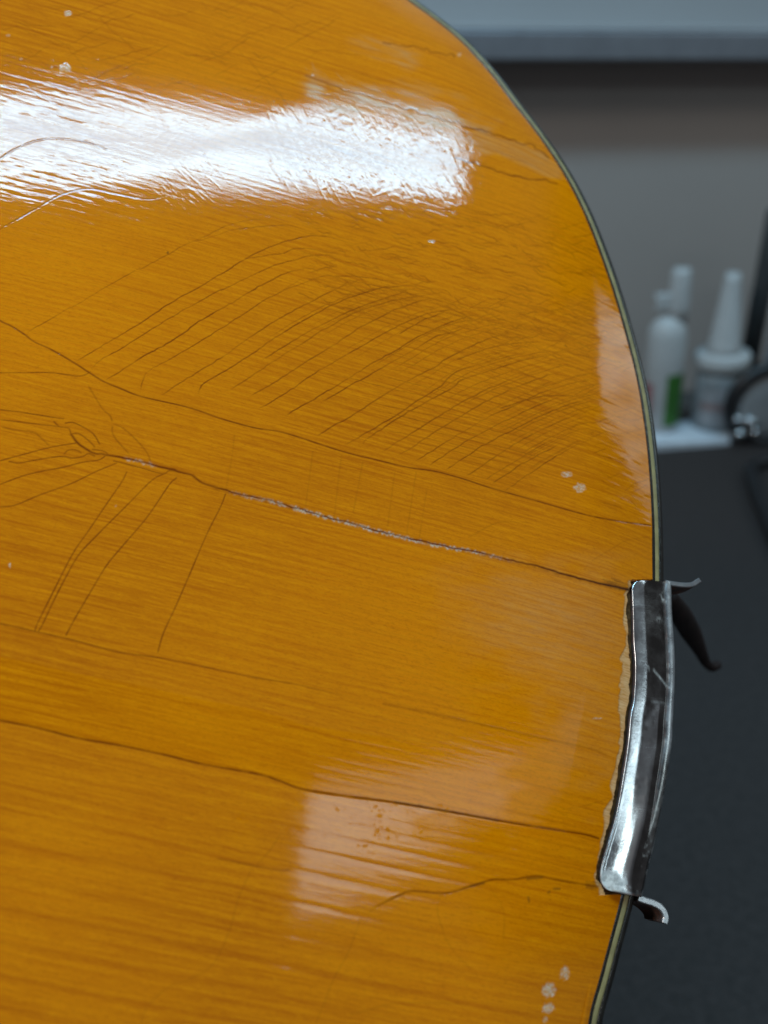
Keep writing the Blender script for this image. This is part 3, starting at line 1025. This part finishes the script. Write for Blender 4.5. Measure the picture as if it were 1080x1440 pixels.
# ------------------------------------------------------------------ tailpiece bracket, screwed over the edge
LEFT = np.array([(899, 816.6), (894, 817.4), (890.5, 820), (888.8, 825), (888.8, 832), (890, 862), (891, 904), (893, 928), (893, 955), (891, 984), (887, 1003), (885, 1022), (883, 1044), (878, 1079), (871, 1122),
                 (864, 1155), (854, 1188), (846, 1216), (844, 1232), (846, 1242), (852, 1250), (862, 1254)], float)
RIGHT = np.array([(943, 819), (945, 822), (946, 832), (947, 862), (950, 904), (951, 928), (951, 955), (950, 984), (949, 1003), (948, 1022), (947, 1044), (942, 1079), (935, 1122),
                  (930, 1150), (923, 1183), (915, 1215), (911, 1234), (908, 1247), (905, 1256), (903, 1262)], float)
NT_ = 150
tq = np.linspace(0, 1, NT_)


def resamp(P, n):
    s = np.concatenate([[0], np.cumsum(np.linalg.norm(np.diff(P, axis=0), axis=1))])
    s /= s[-1]
    t = np.linspace(0, 1, n)
    return np.stack([np.interp(t, s, P[:, 0]), np.interp(t, s, P[:, 1])], 1)


Lc = smooth_line(LEFT, 2.0)
Rc = smooth_line(RIGHT, 2.0)
Lc, Rc = resamp(Lc, NT_), resamp(Rc, NT_)
lu = onplane(Lc, 0.0017)
ru = onplane(Rc, -0.0008)
# section: across 0..1, height in mm
SEC = np.array([(0.00, -0.30), (0.00, 0.75), (0.012, 1.02), (0.04, 1.15), (0.12, 1.20), (0.20, 1.22), (0.265, 1.19), (0.31, 1.10), (0.40, 0.90), (0.50, 0.68), (0.60, 0.46), (0.68, 0.26),
                (0.725, 0.06), (0.76, -0.02), (0.80, 0.22), (0.83, 0.30), (0.88, 0.26), (0.93, 0.00), (0.97, -0.7), (1.00, -1.8), (1.0, -4.0), (1.0, -14.0)])
SEC2 = []
for i in range(len(SEC) - 1):
    for t in np.linspace(0, 1, 3, endpoint=False):
        SEC2.append(SEC[i] * (1 - t) + SEC[i + 1] * t)
SEC2 = np.array(SEC2 + [SEC[-1]])
for _ in range(2):
    SEC2[4:-4] = 0.25 * SEC2[3:-5] + 0.5 * SEC2[4:-4] + 0.25 * SEC2[5:-3]
SEC2[:, 1] += 0.6 * np.clip(1 - SEC2[:, 0] / 0.72, 0, 1)
sx, sz = SEC2[:, 0], SEC2[:, 1]
BV = np.zeros((NT_, len(sx), 3))
# lower end: the flange rolls over more softly
k_low = sstep(0.60, 0.90, tq)[:, None]
zz = sz[None] * np.ones((NT_, 1))
soft = np.interp(sx, [0.05, 0.12, 0.22, 0.32, 0.42, 0.52, 0.60, 0.70, 0.80, 0.90, 0.97], [1.50, 1.62, 1.76, 1.84, 1.80, 1.60, 1.24, 0.72, 0.32, -0.15, -0.7])
soft = np.where(sx > 0.97, sz, np.where(sx < 0.05, sz, soft))
zz = zz * (1 - k_low) + soft[None] * k_low
BV[:, :, :2] = lu[:, None] * (1 - sx[None, :, None]) + ru[:, None] * sx[None, :, None]
dent = (vn(np.arange(NT_)[:, None] / 7.0 + sx[None] * 0, sx[None] * 9 + 0 * tq[:, None], 81) - 0.5) * 0.03 + (vn(tq[:, None] * 6 + 0 * sx[None], sx[None] * 3 + 0 * tq[:, None], 82) - 0.5) * 0.10
dent = dent * (sx[None] > 0.03) * (sx[None] < 0.96)
BV[:, :, 2] = (zz + dent) * 1e-3
bracket_me = grid_mesh('tailpiece_bracket', BV)
corr = np.zeros((NT_, len(sx)))
nz = vn(tq[:, None] * 60 + 0 * sx[None], sx[None] * 14 + 0 * tq[:, None], 83)
nz2 = vn(tq[:, None] * 150 + 0 * sx[None], sx[None] * 40 + 0 * tq[:, None], 84)
corr = np.maximum(corr, 0.95 * sstep(0.90, 0.945, tq + 0.05 * (nz - 0.5))[:, :] * (1 - sstep(0.35, 0.55, sx + 0.3 * (nz - 0.5))) if False else
                  0.95 * sstep(0.90, 0.945, tq[:, None] + 0.07 * (nz - 0.5)) * (1 - sstep(0.36, 0.50, sx[None] + 0.3 * (nz - 0.5))))
corr = np.maximum(corr, 0.40 * sstep(0.62, 0.80, nz) * sstep(0.2, 0.6, nz2) * (sx[None] > 0.74))
corr = np.maximum(corr, 0.8 * np.exp(-((tq[:, None] - 0.055) / 0.014) ** 2 - ((sx[None] - 0.78) / 0.10) ** 2) * sstep(0.3, 0.6, nz2))
corr = np.maximum(corr, 0.45 * np.exp(-((tq[:, None] - 0.125) / 0.010) ** 2 - ((sx[None] - 0.62) / 0.07) ** 2) * sstep(0.3, 0.6, nz2))
for (t0, s0, t1, s1, a) in ((0.285, 0.42, 0.335, 0.80, 0.7), (0.275, 0.28, 0.285, 0.30, 0.7), (0.38, 0.4, 0.385, 0.75, 0.25), (0.34, 0.30, 0.36, 0.75, 0.0)):
    for f in np.linspace(0, 1, 40):
        d2 = ((tq[:, None] - (t0 + (t1 - t0) * f)) / 0.004) ** 2 + ((sx[None] - (s0 + (s1 - s0) * f)) / 0.025) ** 2
        corr = np.maximum(corr, a * np.exp(-d2) * (0.3 + 0.9 * nz2))
rust_shade = np.zeros_like(corr)
rust_shade = np.maximum(rust_shade, 0.9 * (sx[None] < 0.012) * np.ones((NT_, 1)))
rust_shade = np.maximum(rust_shade, 0.85 * sstep(0.984, 0.996, tq[:, None]) * np.ones_like(sx[None]))
rust_shade = np.maximum(rust_shade, 0.7 * np.exp(-((sx[None] - 0.772) / 0.022) ** 2) * (0.3 + 0.9 * nz) * (1 - sstep(0.7, 0.8, tq[:, None])))
rust_shade = np.maximum(rust_shade, 0.45 * sstep(0.55, 0.8, nz) * np.exp(-((sx[None] - 0.97) / 0.04) ** 2))
dark_refl = sstep(0.255, 0.275, sx[None] + 0.02 * (nz2 - 0.5)) * (1 - sstep(0.79, 0.81, sx[None])) * (1 - sstep(0.34, 0.46, tq[:, None] + 0.12 * (nz - 0.5) + 0.25 * (sx[None] - 0.5)) * (sx[None] < 0.6)) * np.ones((NT_, 1))  # dark facet: reflection of dark surroundings painted into the metal colour
dark_refl = np.maximum(dark_refl * 0.9, 0.85 * sstep(0.50, 0.68, sx[None] + 0.05 * (nz - 0.5)) * (1 - sstep(0.9, 0.98, sx[None])) * sstep(0.5, 0.6, tq[:, None]))
dark_refl = np.clip(dark_refl + 0.9 * sstep(0.45, 0.6, nz2) * np.exp(-((sx[None] - 0.70) / 0.05) ** 2) * (1 - sstep(0.1, 0.2, tq[:, None])), 0, 1)
corr = np.maximum(corr, (0.10 + 0.22 * nz) * sstep(0.78, 0.83, sx[None]) * (1 - sstep(0.95, 0.99, sx[None])) * (1 - sstep(0.72, 0.9, tq[:, None])))
bright_refl = sstep(0.60, 0.72, tq[:, None] + 0.10 * (nz - 0.5)) * sstep(0.16, 0.26, sx[None] + 0.1 * (nz2 - 0.5)) * (1 - sstep(0.50, 0.58, sx[None]))  # bright mirrored streak, painted in as paler metal
for nm, f in (('corr', corr), ('rust_shade', rust_shade), ('dark_refl', dark_refl), ('bright_refl', bright_refl)):
    a = bracket_me.attributes.new(nm, 'FLOAT', 'POINT')
    a.data.foreach_set('value', np.ascontiguousarray(np.clip(f, 0, 1), np.float32).ravel())
bracket = link('tailpiece_bracket', bracket_me, M_METAL, guitar)
bracket['label'] = 'worn nickel tailpiece bracket clamped over the rim, corroded at its lower end'


def ear(name, path_px, z_top, depth, thick, taper, rustv, label):
    """a thin strip curling out from the bracket: path seen edge-on from the front, running down the side"""
    P = smooth_line(path_px, 1.0)
    uv = onplane(P, z_top)
    n = len(uv)
    T = np.gradient(uv, axis=0)
    T /= np.linalg.norm(T, axis=1)[:, None]
    Nn = np.stack([-T[:, 1], T[:, 0]], 1)
    tp = np.interp(np.linspace(0, 1, n), [0, 1], taper)
    ring = []
    for (o, zf) in ((-0.5, 0), (-0.35, 0.04), (0.35, 0.04), (0.5, 0), (0.5, -0.07), (0.5, -1), (-0.5, -1), (-0.5, -0.07)):
        v = np.zeros((n, 3))
        v[:, :2] = uv + Nn * (o * thick)
        v[:, 2] = z_top + np.where(zf >= 0, zf * thick * 3, zf * depth * tp)
        ring.append(v)
    V = np.stack(ring, 1)
    me = grid_mesh(name, V, False, False, True)
    import bmesh
    bm = bmesh.new()
    bm.from_mesh(me)
    bmesh.ops.holes_fill(bm, edges=[e for e in bm.edges if e.is_boundary], sides=0)
    bm.to_mesh(me)
    bm.free()
    nvv = len(me.vertices)
    for nm, val in (('corr', 0.0), ('rust_shade', rustv), ('dark_refl', 0.3), ('bright_refl', 0.0)):
        a = me.attributes.new(nm, 'FLOAT', 'POINT')
        f_ = np.full(nvv, val, np.float32)
        if nm == 'rust_shade':
            f_.reshape(n, 8)[:, 4:] = 0.92  # lug sides painted dark for the shade they lie in
        a.data.foreach_set('value', f_)
    o = link(name, me, M_METAL, bracket)
    if label:
        o['label'] = label
    return o


ear('bracket_lug', [(936, 819), (948, 821), (960, 822.5), (970, 822.5), (976, 821), (981, 817.5), (984.5, 815.5)], -0.0002, 0.0100, 0.0010, (1.0, 0.15), 0.25, 'upper lug curling outwards')
ear('bracket_lug', [(898, 1263), (908, 1266.5), (919, 1270), (928, 1275), (934, 1282), (936.5, 1290), (935, 1298)], -0.0008, 0.0150, 0.0011, (1.0, 0.50), 0.15, 'lower lug curling downwards with a rusty root')

# dark hooked piece running back behind the bracket, out of focus


def at_depth(px, z):
    q_ = onplane([px], z)[0]
    return np.array([q_[0], q_[1], z])


hook = np.array([at_depth((940, 838), -0.0136), at_depth((952, 856), -0.0238), at_depth((964, 876), -0.0357), at_depth((976, 898), -0.0476), at_depth((986, 918), -0.0578),
                at_depth((993, 932), -0.0646), at_depth((1001, 938), -0.0680), at_depth((1008, 935), -0.0697)])
hook = smooth_line(hook, 0.0008)
tt_ = np.linspace(0, 1, len(hook))
rad = np.interp(tt_, [0, 0.25, 0.5, 0.75, 0.9, 1.0], [0.0018, 0.0026, 0.0026, 0.0017, 0.0013, 0.0014])
hooko = link('dark_hook', grid_mesh('dark_hook', tube(hook, rad), True, False, True), mat('dark_brown', (0.018, 0.009, 0.008), 0.65, 0, 0.3, (300, 0.5)), bracket)
hooko['label'] = 'dark hooked piece curling away behind the bracket'

# ------------------------------------------------------------------ setting: bench, mat, wall
M_BENCH = mat('grey_bench_top', (0.06, 0.06, 0.06), 0.6, 0, 0.4, (14, 0.3))
M_MAT = mat('dark_rubber_mat', (0.033, 0.0258, 0.0245), 0.62, 0, 0.35, (240, 0.28), (420, 0.6, 0.0012))
M_WALL = mat('grey_painted_wall', (0.385, 0.338, 0.315), 0.7, 0, 0.3, (3, 0.05), (60, 0.1, 0.002))
e0, e1 = bench([(925, 633)])[0], bench([(1080, 620)])[0]
BD = (e1 - e0) / np.linalg.norm(e1 - e0)        # along the back of the bench
BB = np.array([-BD[1], BD[0], 0])               # away from us


def bp_(a, b_, z=0.0):
    return e0 + BD * a + BB * b_ + np.array([0, 0, z])


def box(name, a0, a1, b0, b1, z0, z1, m, parent=None, bev=0.002):
    vs = [bp_(a_, b_, z_) for z_ in (z0, z1) for a_, b_ in ((a0, b0), (a1, b0), (a1, b1), (a0, b1))]
    o = link(name, mixed(name, vs, [(3, 2, 1, 0), (4, 5, 6, 7), (0, 1, 5, 4), (1, 2, 6, 5), (2, 3, 7, 6), (3, 0, 4, 7)]), m, parent)
    if bev:
        bevel(o, bev)
    return o


tag(box('workbench', -1.3, 1.0, -0.95, 0.16, -0.045, -0.004, M_BENCH), 'grey workbench top under the dark mat, running back to the wall', 'workbench')
tag(box('bench_mat', -1.2, 0.9, -0.90, 0.0, -0.004, 0.0, M_MAT, None, 0.001), 'dark charcoal rubber mat covering the workbench under the guitar', 'mat')
tag(box('wall', -2.0, 1.6, 0.165, 0.22, -0.8, 1.3, M_WALL, None, 0), None, None, None, 'structure')
tag(box('floor', -2.5, 2.5, -2.5, 0.165, -0.90, -0.86, M_BENCH, None, 0), None, None, None, 'structure')

# board with a metal tray at the top of the frame
M_BOARD = mat('pale_grey_board', (0.36, 0.37, 0.385), 0.35, 0, 0.5, (5, 0.04))
M_ALU = mat('dull_aluminium', (0.30, 0.32, 0.36), 0.42, 0.7, 0.5, (60, 0.08))
ZB = 0.350
board = empty('wall_board', bp_(-0.3, 0.16, ZB))
tag(board, 'pale blue-grey board with a dull metal bottom rail fixed on the wall', 'board')


def child(o, par):
    o.parent = par
    o.matrix_parent_inverse = par.matrix_world.inverted()
    return o


bpy.context.view_layer.update()
child(box('board_panel', -1.2, 0.8, 0.150, 0.164, ZB + 0.012, ZB + 0.55, M_BOARD), board)
child(box('bottom_rail', -1.2, 0.8, 0.118, 0.164, ZB - 0.012, ZB + 0.0115, M_ALU), board)
child(box('rail_lip', -1.2, 0.8, 0.126, 0.1495, ZB + 0.012, ZB + 0.0165, M_BOARD, None, 0.0012), board)

# ------------------------------------------------------------------ things at the back of the bench
M_WHITE = mat('white_plastic', (0.46, 0.47, 0.475), 0.45, 0, 0.5, (40, 0.06))
M_TRANS = mat('cloudy_plastic', (0.22, 0.25, 0.27), 0.35, 0, 0.5, (60, 0.2))
M_GREEN = mat('green_label', (0.035, 0.14, 0.02), 0.5, 0, 0.5, (80, 0.25))
M_PINK = mat('pink_label', (0.30, 0.12, 0.13), 0.5, 0, 0.5, (80, 0.2))
M_DARK = mat('dark_plastic', (0.012, 0.012, 0.014), 0.4, 0, 0.5, (60, 0.3))
M_PAPER = mat('printed_white_paper', (0.62, 0.66, 0.72), 0.6, 0, 0.4, (55, 0.14))
M_ORANGE = mat('orange_handle', (0.42, 0.19, 0.03), 0.4, 0, 0.5, (60, 0.1))


def lathe_part(name, prof, m, parent, at=(0, 0, 0), seg=40):
    V = lathe(prof, seg) + np.array(at)
    return link(name, grid_mesh(name, V, True, False, True), m, parent)


# paper stack
pp = bench([(1026, 594), (900, 600), (900, 631), (1026, 625)])
pz = 0.004
sheet = link('paper', mixed('paper', [*(pp + [0, 0, -0.003]), *(pp + [0, 0, pz])], [(3, 2, 1, 0), (4, 5, 6, 7), (0, 1, 5, 4), (1, 2, 6, 5), (2, 3, 7, 6), (3, 0, 4, 7)]), M_PAPER)
tag(sheet, 'white printed papers lying flat behind the dark mat', 'paper')

# tall spray bottle, left
b1 = bench([(926, 600)], 0.004)[0]
spray = empty('spray_bottle', b1)
spray.rotation_euler = (0, math.radians(-3.5), 0)
spray.scale = (0.93,) * 3
tag(spray, 'white plastic spray bottle with a green label at the guitar edge', 'bottle')
lathe_part('body', [(0, 0), (0.018, 0), (0.020, 0.003), (0.020, 0.104), (0.018, 0.113), (0.014, 0.120), (0.008, 0.125), (0, 0.125)], M_WHITE, spray)
a_ = np.linspace(math.radians(-95), math.radians(-20), 16)
LV = np.stack([np.stack([0.0205 * np.cos(a_), 0.0205 * np.sin(a_), np.full(16, z_)], -1) for z_ in (0.008, 0.066)])
link('label', grid_mesh('label', LV), M_GREEN, spray)
a_ = np.linspace(math.radians(-175), math.radians(-135), 10)
LV = np.stack([np.stack([0.0205 * np.cos(a_), 0.0205 * np.sin(a_), np.full(10, z_)], -1) for z_ in (0.02, 0.055)])
link('label', grid_mesh('label', LV), M_PINK, spray)
head = lathe_part('spray_head', [(0, 0.118), (0.0105, 0.118), (0.0115, 0.135), (0.0105, 0.150), (0.0098, 0.168), (0.008, 0.173), (0, 0.173)], M_WHITE, spray, (0.0085, 0, 0))
vs = [(x_, y_, z_) for z_ in (0.132, 0.148) for x_, y_ in ((-0.016, -0.006), (0.0, -0.006), (0.0, 0.006), (-0.016, 0.006))]
nz_ = link('nozzle', mixed('nozzle', vs, [(3, 2, 1, 0), (4, 5, 6, 7), (0, 1, 5, 4), (1, 2, 6, 5), (2, 3, 7, 6), (3, 0, 4, 7)]), M_WHITE, head)
bevel(nz_, 0.002, 3)

# squat bottle with cone spout
b2 = bench([(1004, 598)], 0.004)[0]
glue = empty('glue_bottle', b2)
glue.rotation_euler = (0, math.radians(-3.5), 0)
glue.scale = (0.93,) * 3
tag(glue, 'squat cloudy bottle with white screw cap and tall cone spout', 'bottle')
lathe_part('body', [(0, 0), (0.023, 0), (0.0255, 0.003), (0.0255, 0.058), (0.0235, 0.0645), (0, 0.0645)], M_TRANS, glue)
a_ = np.linspace(math.radians(-150), math.radians(-60), 16)
for z0_, z1_, m_ in ((0.010, 0.026, M_PAPER), (0.0262, 0.034, M_PINK), (0.0342, 0.052, M_PAPER)):
    LV = np.stack([np.stack([0.0259 * np.cos(a_), 0.0259 * np.sin(a_), np.full(16, z_)], -1) for z_ in (z0_, z1_)])
    link('label', grid_mesh('label', LV), mat('faded_label', (0.26, 0.27, 0.29) if m_ is M_PAPER else (0.24, 0.17, 0.17), 0.5, 0, 0.4, (90, 0.25)), glue)
lathe_part('collar', [(0, 0.0645), (0.0225, 0.0645), (0.0225, 0.069), (0, 0.069)], M_DARK, glue)
lathe_part('cap', [(0, 0.069), (0.027, 0.069), (0.0285, 0.072), (0.0285, 0.082), (0.026, 0.0855), (0, 0.0855)], M_WHITE, glue)
lathe_part('spout', [(0, 0.0855), (0.0185, 0.0855), (0.0165, 0.092), (0.0085, 0.160), (0.0070, 0.168), (0, 0.168)], M_WHITE, glue)

# dark post and a mottled jar at the right edge
M_POST = mat('charcoal_plastic', (0.045, 0.05, 0.053), 0.5, 0, 0.4, (40, 0.2))
b3 = bench([(1038, 588)])[0]
post = empty('dark_post', b3)
post.rotation_euler = (0, math.radians(-1), 0)
tag(post, 'dark upright post standing behind the round black-rimmed lens', 'post')
lathe_part('shaft', [(0, 0.012), (0.0095, 0.012), (0.0095, 0.21), (0.008, 0.214), (0, 0.214)], M_POST, post)
lathe_part('foot', [(0, -0.004), (0.018, -0.004), (0.018, 0.008), (0.012, 0.0119), (0, 0.0119)], M_DARK, post)
b4 = bench([(1094, 588)])[0]
jar = empty('jar', b4)
tag(jar, 'mottled blue-grey jar cut by the right edge of the picture', 'jar')
lathe_part('body', [(0, -0.004), (0.024, -0.004), (0.0255, 0.0), (0.0255, 0.150), (0.021, 0.158), (0, 0.158)], mat('mottled_grey', (0.20, 0.25, 0.30), 0.4, 0, 0.5, (120, 0.6)), jar)
lathe_part('lid', [(0, 0.158), (0.0225, 0.158), (0.0225, 0.172), (0.0215, 0.174), (0, 0.174)], M_DARK, jar)
b5 = bench([(1078, 604)])[0]
orange = empty('tool_handle', b5)
tag(orange, 'orange tool handle standing at the right edge of the picture', 'tool')
lathe_part('handle', [(0, 0.045), (0.006, 0.045), (0.0085, 0.052), (0.0075, 0.07), (0.0085, 0.096), (0.004, 0.103), (0, 0.103)], M_ORANGE, orange)
lathe_part('shank', [(0, -0.004), (0.0028, -0.004), (0.0028, 0.0449), (0, 0.0449)], M_ALU, orange)

# round black-rimmed lens standing on the bench
b6 = bench([(1070, 624)])[0]
lens = empty('magnifier', b6)
tag(lens, 'round magnifier with thick black rim and shiny screws on the mat edge', 'magnifier')
RL = 0.038
a_ = np.linspace(0, 2 * math.pi, 48, endpoint=False)
path = np.stack([RL * np.cos(a_), 0 * a_, RL + 0.003 + RL * np.sin(a_)], 1)
ringv = []
for q_ in np.linspace(0, 2 * math.pi, 12, endpoint=False):
    r_ = RL + 0.0068 * math.cos(q_)
    ringv.append(np.stack([r_ * np.cos(a_), np.full(48, 0.0065 * math.sin(q_)), RL + 0.003 + r_ * np.sin(a_)], 1))
link('rim', grid_mesh('rim', np.stack(ringv), True, True, True), M_DARK, lens)
gl = lathe([(0, 0.0035), (0.015, 0.0030), (0.028, 0.0018), (0.0345, 0.0), (0.028, -0.0018), (0.015, -0.0030), (0, -0.0035)], 48)
gl = np.stack([gl[..., 0], gl[..., 2], gl[..., 1] + RL + 0.003], -1)
link('lens', grid_mesh('lens', gl, True, False, True), mat('grey_glass', (0.24, 0.25, 0.26), 0.15, 0, 0.6, (30, 0.2)), lens)
M_SHINE = mat('polished_steel', (0.55, 0.57, 0.60), 0.25, 1.0, 0.5, (60, 0.05))
for (x_, z_, r_) in ((-0.031, 0.028, 0.0050), (-0.019, 0.026, 0.0062), (-0.026, 0.013, 0.0055), (-0.012, 0.015, 0.0045)):
    sp_ = [(r_ * math.cos(t_), r_ * math.sin(t_)) for t_ in np.linspace(-math.pi / 2, math.pi / 2, 9)]
    V = lathe([(max(0, p0), p1) for p0, p1 in sp_], 16) + np.array((x_, -0.006, z_))
    link('screw', grid_mesh('screw', V, True, False, True), M_SHINE, lens)

# dark curved tube on the mat at the right edge
cb = bench([(1110, 640), (1080, 655), (1060, 662), (1055, 675), (1062, 700), (1076, 735), (1092, 770), (1120, 800)])
cb[:, 2] = 0.0062
cb = smooth_line(cb, 0.003)
tag(link('curved_tube', grid_mesh('curved_tube', tube(cb, 0.0055), True, False, True), M_DARK), 'thick black tube curving across the mat at the right edge', 'curved_tube')
